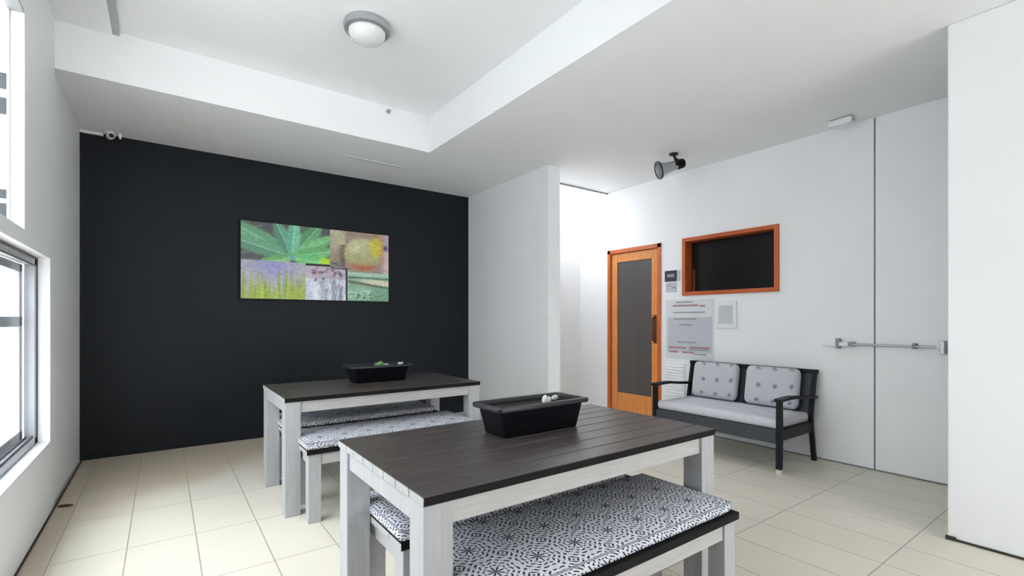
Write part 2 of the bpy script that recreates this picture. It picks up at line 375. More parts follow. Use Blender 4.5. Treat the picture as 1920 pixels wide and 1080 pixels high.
# plain white double door right of the settee: joint and push bar
bm = B(); box(bm, XR-0.004, 1.441, 0.0, XR+0.001, 1.453, ZL-0.005); struct('trim_5', bm, M['shadowgap'])
bm = B(); box(bm, XR-0.006, 0.80, 0.012, XR, 1.441, 2.88, bev=0.002); struct('door_2', bm, M['white'])
pb = thing('push_bar', 'slim grey steel bar across the joint of the white door beside the pier', 'bar', (XR, 1.40, 1.035))
bm = B(); cyl(bm, (-0.055, -0.40, 0), (-0.055, 0.19, 0.0), 0.010, n=14); obj('bar', bm, M['steel'], pb, True)
for y, h, wd in ((0.30, 0.048, 0.012), (0.20, 0.02, 0.02), (-0.222, 0.024, 0.012)):
    bm = B(); box(bm, -0.068, y-wd, -h*0.8, 0, y+wd, h, bev=0.003); obj('bracket', bm, M['grey'], pb)
bm = B(); box(bm, -0.072, -0.405, -0.05, -0.006, -0.375, 0.05, bev=0.004); box(bm, -0.064, -0.385, -0.012, -0.05, -0.36, 0.012); obj('end_plate', bm, M['steel'], pb)
bm = B(); box(bm, -0.060, 0.20, -0.018, -0.0, 0.305, 0.016, bev=0.004); obj('lock_case', bm, M['sill'], pb)
bm = B(); box(bm, -0.035, 0.312, -0.022, 0, 0.43, 0.004, bev=0.003); obj('keep', bm, M['sill'], pb)

# ------------------------------------------------------------ framed screen in the right wall
fs = thing('framed_screen', 'black screen set deep in an orange wooden box frame on the white wall', 'screen', (XR, (SY0+SY1)/2, SZ0))
hw, hh = (SY1-SY0)/2, SZ1-SZ0
ft = 0.042
for y0, y1 in ((hw-ft, hw), (-hw, -hw+ft)):
    bm = B(); box(bm, -0.022, y0, 0, 0.162, y1, hh, bev=0.003); obj('frame_upright', bm, M['woodfv'], fs)
for z0, z1 in ((0, ft), (hh-ft, hh)):
    bm = B(); box(bm, -0.022, -hw+ft, z0, 0.162, hw-ft, z1, bev=0.003); obj('frame_rail', bm, M['woodf'], fs)
bm = B(); box(bm, 0.10, -hw+ft+0.002, ft+0.002, 0.155, hw-ft-0.002, hh-ft-0.002, bev=0.004); sp = obj('screen', bm, M['screen'], fs)
bm = B(); box(bm, 0.098, hw-ft-0.05, ft+0.01, 0.103, hw-ft-0.015, 0.30); obj('side_strip', bm, M['brown'], fs)

# ------------------------------------------------------------ things on the right wall
def on_wall(name, label, cat, yc, zc): return thing(name, label, cat, (XR, yc, zc))
po = on_wall('wall_notice', 'large pale wall notice with rows of red and grey lines', 'notice', 3.18, 1.14)
bm = B(); box(bm, -0.006, -0.30, -0.335, 0, 0.30, 0.330, bev=0.001); obj('board', bm, M['paper'], po)
bm = B(); box(bm, -0.0075, -0.285, -0.26, -0.006, 0.27, 0.13); obj('printed_panel', bm, M['paperb'], po)
for z, a, b in ((0.262, -0.12, 0.20), (0.255, -0.2, -0.14), (-0.205, -0.26, -0.02), (-0.212, 0.03, 0.26), (-0.262, 0.13, 0.25), (-0.262, -0.07, 0.08)):
    bm = B(); box(bm, -0.0095, a, z-0.009, -0.0075 if z < 0 else -0.006, b, z+0.009); obj('red_line', bm, M['inkr'], po)
for z, a, b in ((0.185, -0.20, 0.20), (0.11, -0.10, 0.19), (0.045, -0.04, 0.12), (-0.15, -0.10, 0.14), (-0.276, -0.22, -0.07), (-0.228, -0.25, 0.0), (0.30, -0.05, 0.16)):
    bm = B(); box(bm, -0.0095, a, z-0.006, -0.0075 if z < 0.13 else -0.006, b, z+0.006); obj('grey_line', bm, M['inkg'], po)
sg = on_wall('door_sign', 'small dark sign between the timber door and the framed screen', 'sign', 3.405, 1.745)
bm = B(); box(bm, -0.012, -0.075, -0.06, 0, 0.085, 0.065, bev=0.003); obj('plate', bm, M['sign'], sg)
bm = B(); box(bm, -0.014, -0.045, -0.012, -0.012, 0.05, 0.025); obj('label', bm, M['grey'], sg)
bm = B(); box(bm, -0.008, -0.115, -0.058, 0, -0.076, 0.06, bev=0.002); obj('side_tab', bm, M['paperb'], sg)
nt_ = on_wall('paper_slip', 'small pale paper slip below the dark sign beside the door', 'paper', 3.405, 1.615)
bm = B(); box(bm, -0.003, -0.07, -0.055, 0, 0.075, 0.055); obj('sheet', bm, M['paperb'], nt_)
bm = B(); box(bm, -0.004, -0.06, -0.01, -0.003, -0.01, 0.005); box(bm, -0.004, 0.0, 0.015, -0.003, 0.05, 0.022); obj('print', bm, M['inkg'], nt_)
pq = on_wall('wall_plaque', 'small white framed plaque under the orange framed screen', 'plaque', 2.735, 1.295)
bm = B(); box(bm, -0.018, -0.115, -0.14, 0, 0.115, 0.14, bev=0.004); obj('plaque_frame', bm, M['sill'], pq)
bm = B(); box(bm, -0.020, -0.075, -0.095, -0.018, 0.075, 0.095); obj('plaque_face', bm, M['plaque'], pq)
vt = on_wall('wall_vent', 'white louvred vent low on the wall behind the black settee armrest', 'vent', 3.36, 0.55)
bm = B(); box(bm, -0.010, -0.135, -0.20, 0, 0.135, 0.20, bev=0.003); obj('vent_frame', bm, M['white'], vt)
bm = B()
for k in range(11): box(bm, -0.016, -0.115, -0.175+k*0.033, -0.008, 0.115, -0.157+k*0.033, rot=(0, 0.5, 0))
obj('louvre', bm, M['sill'], vt)

# ------------------------------------------------------------ ceiling fittings
cl = thing('ceiling_light', 'round white ceiling light with a grey ring on the raised ceiling', 'ceiling light', (1.13, 3.24, ZH))
bm = B(); lathe(bm, [(0, 0), (0.150, 0), (0.156, -0.02), (0.150, -0.05), (0.128, -0.058), (0.126, -0.04), (0, -0.04)]); obj('light_base', bm, M['steel'], cl, True)
bm = B(); lathe(bm, [(0.124, -0.045), (0.122, -0.07), (0.105, -0.10), (0.07, -0.122), (0.03, -0.131), (0, -0.132)]); obj('light_dome', bm, M['domeglass'], cl, True)
sn = thing('ceiling_sensor', 'tiny grey knob high on the white beam face above the picture', 'sensor', (1.72, YBM, 3.205))
bm = B(); cyl(bm, (0, 0, 0), (0, -0.03, 0), 0.017); obj('knob', bm, M['grey'], sn, True)
bm = B(); cyl(bm, (0, 0, 0), (0, -0.008, 0), 0.026); obj('base', bm, M['sill'], sn, True)

sp = thing('spotlight', 'black and silver spotlight hanging under the low ceiling above the framed screen', 'spotlight', (4.15, 2.95, ZL))
bm = B(); cyl(bm, (0, 0, 0), (0, 0, -0.012), 0.045); cyl(bm, (0, 0, -0.01), (0.02, -0.015, -0.075), 0.013); obj('mount', bm, M['black'], sp, True)
ax = Vector((-0.80, 0.52, -0.30)).normalized(); pc = Vector((0.02, -0.015, -0.115))
bm = B()
cyl(bm, pc-ax*0.075, pc-ax*0.01, 0.046, 0.050, n=24); cyl(bm, pc-ax*0.085, pc-ax*0.07, 0.036, 0.046, n=24)
box(bm, pc.x-0.045, pc.y-0.045, pc.z-0.02, pc.x-0.02, pc.y-0.02, pc.z+0.05, bev=0.004)
obj('lamp_body', bm, M['black'], sp, True)
bm = B()
q = ax.to_track_quat('Z', 'Y').to_matrix().to_4x4()
lathe(bm, [(0.045, 0), (0.047, 0.05), (0.055, 0.10), (0.068, 0.15), (0.085, 0.18), (0.085, 0.186), (0.078, 0.186), (0.062, 0.15), (0.045, 0.08), (0, 0.08)])
bmesh.ops.transform(bm, matrix=Matrix.Translation(pc) @ q, verts=bm.verts[:])
obj('reflector', bm, M['steel'], sp, True)
bm = B(); lathe(bm, [(0.079, 0.18), (0.090, 0.18), (0.090, 0.192), (0.079, 0.192), (0.079, 0.18)]); bmesh.ops.transform(bm, matrix=Matrix.Translation(pc) @ q, verts=bm.verts[:])
obj('rim', bm, M['sofa'], sp, True)

eb = thing('ceiling_box', 'small white box fitting on the low ceiling above the door joint', 'fitting', (4.56, 1.62, ZL))
bm = B(); box(bm, -0.045, -0.085, -0.055, 0.045, 0.085, -0.008, bev=0.006); obj('housing', bm, M['sill'], eb)
bm = B(); box(bm, -0.035, -0.075, -0.008, 0.035, 0.075, 0); obj('back_plate', bm, M['grey'], eb)
bm = B(); cyl(bm, (0, -0.086, -0.032), (0, -0.090, -0.032), 0.009, n=12); obj('indicator', bm, M['grey'], eb)

sc_ = thing('security_camera', 'small white security camera in the top left corner of the dark wall', 'security camera', (-0.385, 5.56, ZL))
bm = B(); cyl(bm, (0, 0, 0), (0, 0, -0.02), 0.035); obj('base', bm, M['sill'], sc_, True)
bm = B(); cyl(bm, (0.0, 0.02, -0.035), (0.02, -0.09, -0.055), 0.026, 0.026); obj('body', bm, M['sill'], sc_, True)
bm = B(); cyl(bm, (0.02, -0.09, -0.055), (0.0205, -0.093, -0.0556), 0.020); obj('lens', bm, M['black'], sc_, True)
bm = B(); cyl(bm, (0.075, 0.0, 0), (0.075, 0, -0.045), 0.014, 0.008); obj('sensor', bm, M['sill'], sc_, True)
cd = obj('cable_duct', (lambda b: (box(b, XL-0.01, YB-0.028, ZL-0.022, -0.43, YB-0.0, ZL-0.0, bev=0.003), b)[1])(B()), M['sill'])
tag(cd, 'short white cable duct running along the ceiling to the security camera', 'cable duct')
cv = thing('ceiling_slot', 'long thin slot strip in the white soffit above the dark wall', 'vent', (1.80, 4.95, ZL))
bm = B(); box(bm, -0.33, -0.016, -0.004, 0.33, 0.016, 0, bev=0.001); obj('slot_frame', bm, M['ceil'], cv)
bm = B(); box(bm, -0.32, -0.006, -0.005, 0.32, 0.006, -0.004); obj('slot', bm, M['steel'], cv)

# ------------------------------------------------------------ picture on the dark wall
def art():
    import numpy as np
    nu, nv = 260, 134
    U, V = np.meshgrid((np.arange(nu)+0.5)/nu, (np.arange(nv)+0.5)/nv)
    img = np.zeros((nv, nu, 3)); rs = np.random.RandomState(3)
    def sm(x): return 1/(1+np.exp(-x))
    def put(mask, col, a=1.0):
        m = (np.clip(mask, 0, 1)*a)[..., None]; img[:] = img*(1-m)+np.array(col)*m
    def noise(n, seed, ax=None):
        r = np.random.RandomState(seed); k = r.rand(n+1, n+1)
        x = U*n; y = V*n; xi = np.clip(x.astype(int), 0, n-1); yi = np.clip(y.astype(int), 0, n-1); fx = x-xi; fy = y-yi
        return (k[yi, xi]*(1-fx)+k[yi, xi+1]*fx)*(1-fy)+(k[yi+1, xi]*(1-fx)+k[yi+1, xi+1]*fx)*fy
    A = (U < 0.56) & (V > 0.50)
    put(A*1.0, (74, 80, 80)); put(A*(noise(24, 1) > 0.6), (110, 118, 112), 0.5)
    cx, cy = 0.31, 0.575
    def leaf(x1, y1, wd, col, col2, bend=0.0):
        dx, dy = (x1-cx)*2.0, (y1-cy); L = math.hypot(dx, dy); ux, uy = dx/L, dy/L
        px, py = (U-cx)*2.0, (V-cy); t = (px*ux+py*uy)/L; s = -px*uy+py*ux - bend*np.sin(np.clip(t, 0, 1)*PI)
        wv = 1.45*wd*np.sin(np.clip(t, 0, 1)*PI*0.86+0.25)**0.8
        m = sm((wv-np.abs(s))*160)*(t > -0.02)*(t < 1.02)*A
        put(m, col); put(m*sm((s)*90)*0.8, col2); put(m*(np.abs(np.sin(s*120)) > 0.8)*0.35, (160, 205, 170)); put(m*sm((0.006-np.abs(s))*600), (165, 215, 180), 0.6)
    leaf(-0.06, 0.98, 0.075, (86, 140, 108), (110, 168, 130)); leaf(-0.10, 0.80, 0.07, (92, 150, 116), (74, 122, 96))
    leaf(0.20, 1.06, 0.06, (84, 142, 116), (60, 110, 90)); leaf(0.50, 1.05, 0.075, (88, 150, 100), (66, 120, 76))
    leaf(0.33, 1.10, 0.06, (110, 180, 152), (84, 156, 130)); leaf(0.60, 0.90, 0.06, (96, 160, 100), (120, 186, 120))
    leaf(0.60, 0.70, 0.06, (104, 178, 110), (84, 150, 90)); leaf(0.58, 0.53, 0.06, (108, 196, 112), (90, 170, 98), -0.02)
    leaf(0.12, 0.50, 0.05, (96, 160, 88), (140, 190, 120), 0.03)
    put(sm((0.05-np.hypot((U-0.53)*1.6, V-0.54))*90)*A, (190, 210, 40)); put(sm((0.03-np.hypot((U-0.31)*2, V-0.57))*120)*A, (90, 150, 190))
    Bq = (U < 0.395) & (V <= 0.50)
    put(Bq*1.0, (168, 166, 178)); put(Bq*sm((0.12-np.hypot((U-0.19)*1.2, V-0.42))*30), (146, 146, 192))
    for i in range(46):
        x = rs.rand()*0.40; h = 0.12+0.30*rs.rand()*(1 if abs(x-0.27) > 0.05 else 1.2); wd = 0.006+0.008*rs.rand()
        c = [(150, 172, 62), (126, 158, 52), (176, 190, 92), (140, 150, 50)][rs.randint(4)]
        xx = x+0.02*(rs.rand()-0.5)*(V/h)
        put(Bq*sm((wd*(1-V/h)-np.abs(U-xx))*500)*(V < h), c, 0.9)
    put(Bq*sm((0.10-V)*30), (160, 178, 80), 0.5)
    Cq = (U >= 0.395) & (U < 0.685) & (V <= 0.47)
    put(Cq*1.0, (196, 200, 212))
    for i in range(20):
        x = 0.40+rs.rand()*0.28; wd = 0.003+0.006*rs.rand(); h = 0.15+rs.rand()*0.2
        put(Cq*sm((wd-np.abs(U-x-0.008*np.sin(V*18+i)))*600)*(V < h), [(130, 132, 146), (226, 228, 238), (160, 164, 176)][rs.randint(3)], 0.8)
    put(Cq*(V > 0.30), (170, 150, 160), 0.6)
    for i in range(30):
        x = 0.40+rs.rand()*0.27; y = 0.28+rs.rand()*0.18
        put(Cq*sm((0.018-np.hypot((U-x)*2, V-y))*200), [(110, 90, 108), (214, 206, 210), (150, 110, 130), (90, 84, 96)][rs.randint(4)], 0.9)
    Dq = (U >= 0.56) & (U < 0.69) & (V > 0.44)
    put(Dq*1.0, (140, 126, 104)); put(Dq*sm((0.07-np.abs(U-0.615))*60)*sm((V-0.72)*20), (184, 180, 150)); put(Dq*sm((U-0.635)*120)*(V < 0.80), (84, 70, 58), 0.8)
    put(Dq*(V < 0.54), (96, 88, 104), 0.8); put(Dq*(noise(40, 5) > 0.6), (170, 160, 136), 0.4)
    Eq = (U >= 0.665) & (V > 0.42)
    put(Eq*sm((U-0.67)*400), (150, 132, 116)); put(Eq*sm((U-0.95)*100), (180, 160, 170))
    e = 1-np.hypot((U-0.80)/0.135, (V-0.68)/0.235)
    put(sm(e*25)*(U > 0.6), (164, 164, 118)); put(sm(e*25)*sm((V-0.70)*14)*(U > 0.6), (190, 188, 146), 0.7)
    put(sm((0.07-np.hypot((U-0.76)*1.3, V-0.78))*50), (214, 208, 176), 0.6); put(sm(e*25)*sm((0.52-V)*40), (176, 74, 56), 0.9)
    e2 = 1-np.hypot((U-0.905)/0.055, (V-0.80)/0.14)
    put(sm(e2*12), (196, 186, 74)); put(sm((0.012-np.abs(U-0.945+0.05*(V-0.7)))*200)*(V > 0.55), (196, 130, 80), 0.5)
    put(Eq*sm((U-0.965)*200)*(V < 0.75), (206, 180, 176)); put(Eq*sm((0.03-np.hypot((U-0.975)*2, V-0.8))*100), (70, 60, 100))
    Gq = (U >= 0.688) & (V <= 0.42)
    put(Gq*1.0, (128, 168, 142))
    put(Gq*sm((0.035-np.abs(V-0.385))*120), (168, 196, 176)); put(Gq*sm((0.014-np.abs(V-0.335+0.04*(U-0.8)))*300), (60, 100, 74))
    put(Gq*sm((0.045-np.abs(V-0.27+0.10*(U-0.95)))*120)*sm((U-0.77)*30), (214, 204, 184)); put(Gq*sm((0.014-np.abs(V-0.23+0.22*(U-0.85)))*300), (150, 104, 90), 0.8)
    put(Gq*sm((0.014-np.abs(V-0.27+0.30*(U-0.75)))*300), (70, 104, 80), 0.9); put(Gq*sm((0.05-np.abs(V-0.10-0.2*(U-0.75)))*60)*(U < 0.86), (170, 206, 184), 0.8)
    put(Gq*(noise(60, 9) > 0.66)*(V < 0.12), (66, 100, 80), 0.7); put(Gq*sm((U-0.90)*60)*(V < 0.2), (110, 152, 120), 0.6)
    put(sm((0.006-np.abs(U-0.680))*900)*(V < 0.47), (24, 22, 26)); put(sm((0.004-np.abs(U-0.690))*900)*(V < 0.44), (200, 205, 205), 0.6)
    img[:] = np.clip(img*(1.02+0.20*noise(70, 12)[..., None]), 0, 255)
    c = img/255; lin = np.where(c <= 0.04045, c/12.92, ((c+0.055)/1.055)**2.4)
    return nu, nv, lin
nu, nv, lin = art()
PX0, PX1, PZ0, PZ1 = 0.632, 2.235, 1.452, 2.278
pic = thing('wall_picture', 'wide succulent photo collage canvas hanging on the dark wall', 'picture', ((PX0+PX1)/2, YB, (PZ0+PZ1)/2))
pw, ph = (PX1-PX0)/2, (PZ1-PZ0)/2
bm = B(); box(bm, -pw, -0.035, -ph, pw, 0, ph, bev=0.003); obj('canvas_frame', bm, M['black'], pic)
me = bpy.data.meshes.new('printed_canvas')
iw, ih = pw-0.014, ph-0.012
vs = []; fsx = []; cols = []
for j in range(nv+1):
    for i in range(nu+1): vs.append((-iw+2*iw*i/nu, -0.0355, -ih+2*ih*j/nv))
for j in range(nv):
    for i in range(nu):
        a = j*(nu+1)+i; fsx.append((a, a+1, a+nu+2, a+nu+1))
me.from_pydata(vs, [], fsx)
ca = me.color_attributes.new('print', 'FLOAT_COLOR', 'CORNER')
import numpy as np
full = np.concatenate([lin.reshape(-1, 3), np.ones((nu*nv, 1))], 1)
ca.data.foreach_set('color', np.repeat(full, 4, axis=0).astype(np.float32).ravel())
am = bpy.data.materials.new('printed_canvas'); am.use_nodes = True
p = am.node_tree.nodes['Principled BSDF']; p.inputs['Roughness'].default_value = 0.45
at = am.node_tree.nodes.new('ShaderNodeAttribute'); at.attribute_name = 'print'
am.node_tree.links.new(at.outputs['Color'], p.inputs['Base Color']); me.materials.append(am)
o = bpy.data.objects.new('printed_canvas', me); C.objects.link(o); o.parent = pic

# ------------------------------------------------------------ tables and benches
def slab(x0, x1, y0, y1, z0, z1, n, gap=0.004):
    bm = B(); wd = (y1-y0+gap)/n
    for i in range(n):
        a = y0+i*wd
        box(bm, x0, a, z0, x1, a+wd-gap, z1, bev=0.002, seg=1)
    box(bm, x0+0.03, y0+0.012, z0, x1-0.03, y1-0.012, z0+0.012)
    bm.normal_update()
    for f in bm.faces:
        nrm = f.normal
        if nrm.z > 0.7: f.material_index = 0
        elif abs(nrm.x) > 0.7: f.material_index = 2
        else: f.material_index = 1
    return bm
def make_table(label):
    L_, D_, H_ = 1.44, 0.79, 0.75
    t = thing('dining_table', label, 'table', group='slatted tables')
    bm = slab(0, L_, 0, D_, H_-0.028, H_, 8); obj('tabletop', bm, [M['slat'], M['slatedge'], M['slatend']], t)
    lw = 0.094
    for x in (0.004, L_-0.004-lw):
        for y in (0.006, D_-0.006-lw):
            bm = B(); box(bm, x, y, 0, x+lw, y+lw, H_-0.028, bev=0.003); obj('leg', bm, M['leg'], t)
    z0, z1 = H_-0.028-0.072, H_-0.028
    for y in (0.018, D_-0.018-0.03):
        bm = B(); box(bm, lw+0.004, y, z0, L_-lw-0.004, y+0.03, z1, bev=0.002); obj('apron', bm, M['rail'], t)
    for x in (0.014, L_-0.014-0.03):
        bm = B(); box(bm, x, lw+0.006, z0, x+0.03, D_-lw-0.006, z1, bev=0.002); obj('apron', bm, M['leg'], t)
    return t
t1 = make_table('nearest slatted brown-topped table with whitewashed legs, in the foreground')
t1.location = (0.580, 1.215, 0)
t2 = dup(t1, (0.612, 3.255, 0), 'farther slatted brown-topped table with whitewashed legs, next to the dark wall')

BL, BD, BH = 1.24, 0.455, 0.45
def make_bench(label):
    t = thing('bench', label, 'bench', group='benches at the tables')
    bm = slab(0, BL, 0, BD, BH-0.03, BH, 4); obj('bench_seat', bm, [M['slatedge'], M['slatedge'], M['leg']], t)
    lw = 0.075
    for x in (0.014, BL-0.014-lw):
        for y in (0.012, BD-0.012-lw):
            bm = B(); box(bm, x, y, 0, x+lw, y+lw, BH-0.03, bev=0.003); obj('leg', bm, M['leg'], t)
    for y in (0.02, BD-0.02-0.025):
        bm = B(); box(bm, 0.014+lw+0.002, y, BH-0.10, BL-0.014-lw-0.002, y+0.025, BH-0.03, bev=0.002); obj('apron', bm, M['rail'], t)
    for x in (0.022, BL-0.022-0.025):
        bm = B(); box(bm, x, 0.012+lw+0.002, BH-0.10, x+0.025, BD-0.012-lw-0.002, BH-0.03, bev=0.002); obj('apron', bm, M['leg'], t)
    return t
def pillow_bm(L_, D_, H_, puff=0.008, r=0.018, nx=40, ny=16, rc=0.03):
    """flat upholstered pad: rounded edge, slightly domed top"""
    bm = B()
    def top(i, j):
        u, v = i/nx, j/ny
        x, y = u*L_, v*D_
        e = min(x, L_-x, y, D_-y)
        k = 1 if e >= r else math.sqrt(max(0, 1-(1-e/r)**2))
        dm = puff*min(1, (min(x, L_-x)/0.12))**0.5*min(1, (min(y, D_-y)/0.12))**0.5
        return (x, y, H_*0.5 + (H_*0.5)*k*0.98 + dm), (x, y, H_*0.5 - (H_*0.5)*k*0.98)
    def coord(n, L):  # denser near edges
        out = []
        e = [0, 0.002, 0.006, 0.011, 0.018]
        out = e+[0.018+(L-0.036)*k/(n-8) for k in range(1, n-8)]+[L-q for q in reversed(e)]
        return out
    xs, ys = coord(nx, L_), coord(ny, D_)
    T_, Bt = [], []
    for y in ys:
        rt, rb = [], []
        for x in xs:
            e = min(x, L_-x, y, D_-y); k = 1 if e >= r else math.sqrt(max(0, 1-(1-e/r)**2))
            dm = puff*min(1, (min(x, L_-x)/0.15))**0.6*min(1, (min(y, D_-y)/0.15))**0.6
            rt.append(bm.verts.new((x, y, H_*0.5+H_*0.5*k*(1 if e > 0 else 0)+dm)))
            rb.append(None if e <= 0 else bm.verts.new((x, y, H_*0.5-H_*0.5*k)))
        T_.append(rt); Bt.append(rb)
    ny_, nx_ = len(ys), len(xs)
    for j in range(ny_):
        for i in range(nx_):
            if Bt[j][i] is None: Bt[j][i] = T_[j][i]
    for j in range(ny_-1):
        for i in range(nx_-1):
            bm.faces.new((T_[j][i], T_[j][i+1], T_[j+1][i+1], T_[j+1][i]))
            try: bm.faces.new((Bt[j][i], Bt[j+1][i], Bt[j+1][i+1], Bt[j][i+1]))
            except ValueError: pass
    for v in bm.verts:                       # round the four corners in plan
        x = min(v.co.x, L_-v.co.x)
        if x < rc:
            ins = rc-math.sqrt(max(0, rc*rc-(rc-x)**2)); v.co.y = ins+v.co.y*(D_-2*ins)/D_
    return bm
def make_pad(label, D_=0.465):
    t = thing('bench_cushion', label, 'cushion', group='cushions on the benches')
    bm = pillow_bm(BL-0.03, D_, 0.045); obj('pad', bm, M['fab'], t, True)
    bm = B(); r = 0.0045; L_ = BL-0.03; zz = 0.040; i = 0.008
    tube(bm, [(i, i, zz), (L_-i, i, zz), (L_-i, D_-i, zz), (i, D_-i, zz), (i, i, zz)], r, 6); obj('piping', bm, M['pipe'], t, True)
    return t
bpos = [((0.680, 1.050, 0), 'bench in front of the nearest table, closest to the camera', 'long navy and white tile-print cushion closest to the camera, on the front bench'),
        ((0.680, 1.605, 0), 'bench behind the nearest table, its end seen between the left table legs', 'tile-print cushion behind the nearest table, its end seen between the table legs'),
        ((0.700, 3.070, 0), 'bench in front of the farther table, half hidden by the nearest tabletop', 'pale printed cushion in front of the farther table, above the nearest tabletop'),
        ((0.700, 3.760, 0), 'bench tucked under the farther table on the dark wall side', 'printed cushion under the farther table on the dark wall side')]
b0 = c0 = None
for k, (loc, lb, lc) in enumerate(bpos):
    if k == 0:
        b0 = make_bench(lb); b0.location = loc; c0 = make_pad(lc)
        c0.location = (loc[0]+0.004, loc[1]+0.012, BH+0.0005)
    else:
        dup(b0, loc, lb); dup(c0, (loc[0]-0.006, loc[1]-0.008, BH+0.0005), lc)

# ------------------------------------------------------------ planters
def rring(bm, hx, hy, z, r=0.02, n=4):
    vs = []
    for cx, cy, a0 in ((hx-r, hy-r, 0), (-hx+r, hy-r, PI/2), (-hx+r, -hy+r, PI), (hx-r, -hy+r, 1.5*PI)):
        for i in range(n+1):
            a = a0+PI/2*i/n; vs.append(bm.verts.new((cx+r*math.cos(a), cy+r*math.sin(a), z)))
    return vs
def loft(bm, rings, cap0=True, cap1=True):
    for A, Bq in zip(rings, rings[1:]):
        n = len(A)
        for i in range(n): bm.faces.new((A[i], A[(i+1) % n], Bq[(i+1) % n], Bq[i]))
    if cap0: bm.faces.new(list(reversed(rings[0])))
    if cap1: bm.faces.new(rings[-1])
def make_planter(label):
    t = thing('planter', label, 'planter', group='planters on the tables')
    bm = B()
    loft(bm, [rring(bm, 0.203, 0.078, 0), rring(bm, 0.206, 0.081, 0.004), rring(bm, 0.232, 0.094, 0.118), rring(bm, 0.234, 0.095, 0.119),
              rring(bm, 0.2345, 0.0955, 0.120), rring(bm, 0.225, 0.086, 0.1201), rring(bm, 0.205, 0.074, 0.075)], True, True)
    obj('trough', bm, M['black'], t, True)
    bm = B()
    loft(bm, [rring(bm, 0.236, 0.097, 0.112), rring(bm, 0.252, 0.110, 0.113), rring(bm, 0.255, 0.112, 0.126), rring(bm, 0.252, 0.110, 0.132), rring(bm, 0.232, 0.092, 0.132), rring(bm, 0.228, 0.088, 0.118)], False, False)
    obj('rim', bm, M['blackrim'], t, True)
    bm = B()
    loft(bm, [rring(bm, 0.222, 0.083, 0.098), rring(bm, 0.222, 0.083, 0.108)], True, True)
    obj('soil', bm, M['soil'], t)
    return t
pl1 = make_planter('long black planter with white stones on the nearest table'); pl1.location = (1.343, 1.695, 0.7505)
pl2 = dup(pl1, (1.405, 3.775, 0.7505), 'long black planter with a green succulent on the farther table')

def pebble(loc, s, label, rz=0.0, group='white stones in the planters'):
    bm = B(); bmesh.ops.create_icosphere(bm, subdivisions=3, radius=1.0)
    for v in bm.verts:
        d = 1+0.10*math.sin(v.co.x*3+s[0]*200)+0.08*math.cos(v.co.y*4+1.3); v.co = Vector((v.co.x*s[0]*d, v.co.y*s[1]*d, v.co.z*s[2]*d))
    o = obj('stone', bm, M['stone'], None, True); o.location = loc; o.rotation_euler = (0, 0, rz); return tag(o, label, 'stone', group)
zs = 0.7505+0.108
pebble((1.400, 1.670, zs+0.020), (0.016, 0.014, 0.022), 'tallest white stone in the planter on the nearest table', 0.3)
pebble((1.450, 1.705, zs+0.012), (0.013, 0.011, 0.014), 'small white stone between two others in the nearest planter', 0.8)
pebble((1.510, 1.735, zs+0.012), (0.026, 0.014, 0.013), 'flat white stone at the right end of the nearest planter', 0.5)
bm = B(); cyl(bm, (0, 0, 0), (0, 0, 0.030), 0.019, 0.023, n=24); cyl(bm, (0, 0, 0.030), (0, 0, 0.0305), 0.023, n=24)
cp = obj('tealight_cup', bm, M['stone'], None, True); cp.location = (1.60, 3.78, zs+0.0005)
tag(cp, 'small white cup at the right end of the farther planter', 'cup')
for nm, lc, sc2, lab, mt_ in (('succulent', (1.415, 3.775, zs), 1.0, 'bright green succulent in the planter on the farther table', 'succ'),
                              ('succulent', (1.478, 3.79, zs), 0.55, 'small pale succulent right of the bright green one', 'stone')):
    s_ = thing(nm, lab, 'plant', lc)
    bm = B()
    for ring, (n_, tilt, ln) in enumerate(((7, 1.15, 0.055), (6, 0.8, 0.05), (5, 0.42, 0.045))):
        for i in range(n_):
            a = 2*PI*i/n_+ring*0.4; L_ = ln*sc2*random.uniform(0.85, 1.15)
            mm = Matrix.Rotation(a, 4, 'Z') @ Matrix.Rotation(tilt, 4, 'Y')
            r_ = bmesh.ops.create_uvsphere(bm, u_segments=10, v_segments=8, radius=1.0)
            for v in r_['verts']:
                z = (v.co.z+1)/2; wv = 0.30+0.7*math.sin(min(1, z*1.05)*PI*0.75)
                v.co = mm @ Vector((v.co.x*0.006*sc2*wv, v.co.y*0.013*sc2*wv, z*L_))
    bmesh.ops.translate(bm, vec=(0, 0, 0.004), verts=bm.verts[:])
    obj('leaves', bm, M[mt_], s_, True)
    bm = B(); cyl(bm, (0, 0, -0.004), (0, 0, 0.014), 0.008); obj('stem', bm, M['succ'], s_, True)

# ------------------------------------------------------------ settee against the right wall
# local frame: x = depth (0 front .. 0.68 wall side), y = width
SX, SY, SW = 4.00, 1.845, 1.26
st = thing('settee', 'black timber two-seat settee with pale cushions against the white wall', 'settee', (SX, SY, 0))
def post(pts, a=0.042, b=0.042):
    bm = B()
    rings = []
    for (x, y, z) in pts: rings.append([bm.verts.new((x+dx*a/2, y+dy*b/2, z)) for dx, dy in ((-1, -1), (1, -1), (1, 1), (-1, 1))])
    for A, Q in zip(rings, rings[1:]):
        for i in range(4): bm.faces.new((A[i], A[(i+1) % 4], Q[(i+1) % 4], Q[i]))
    bm.faces.new(rings[0][::-1]); bm.faces.new(rings[-1])
    bmesh.ops.bevel(bm, geom=[e for e in bm.edges if abs((e.verts[0].co-e.verts[1].co).z) > 0.02], offset=0.005, segments=2, affect='EDGES')
    return bm
for y in (0.025, SW-0.025):
    lg = obj('leg', post([(0.024, y, 0.03), (0.03, y, 0.30), (0.03, y, 0.575)], 0.044, 0.040), M['sofa'], st)
    bm = B(); cyl(bm, (0.024, y, 0), (0.024, y, 0.035), 0.024, 0.026); obj('foot', bm, M['foot'], lg, True)
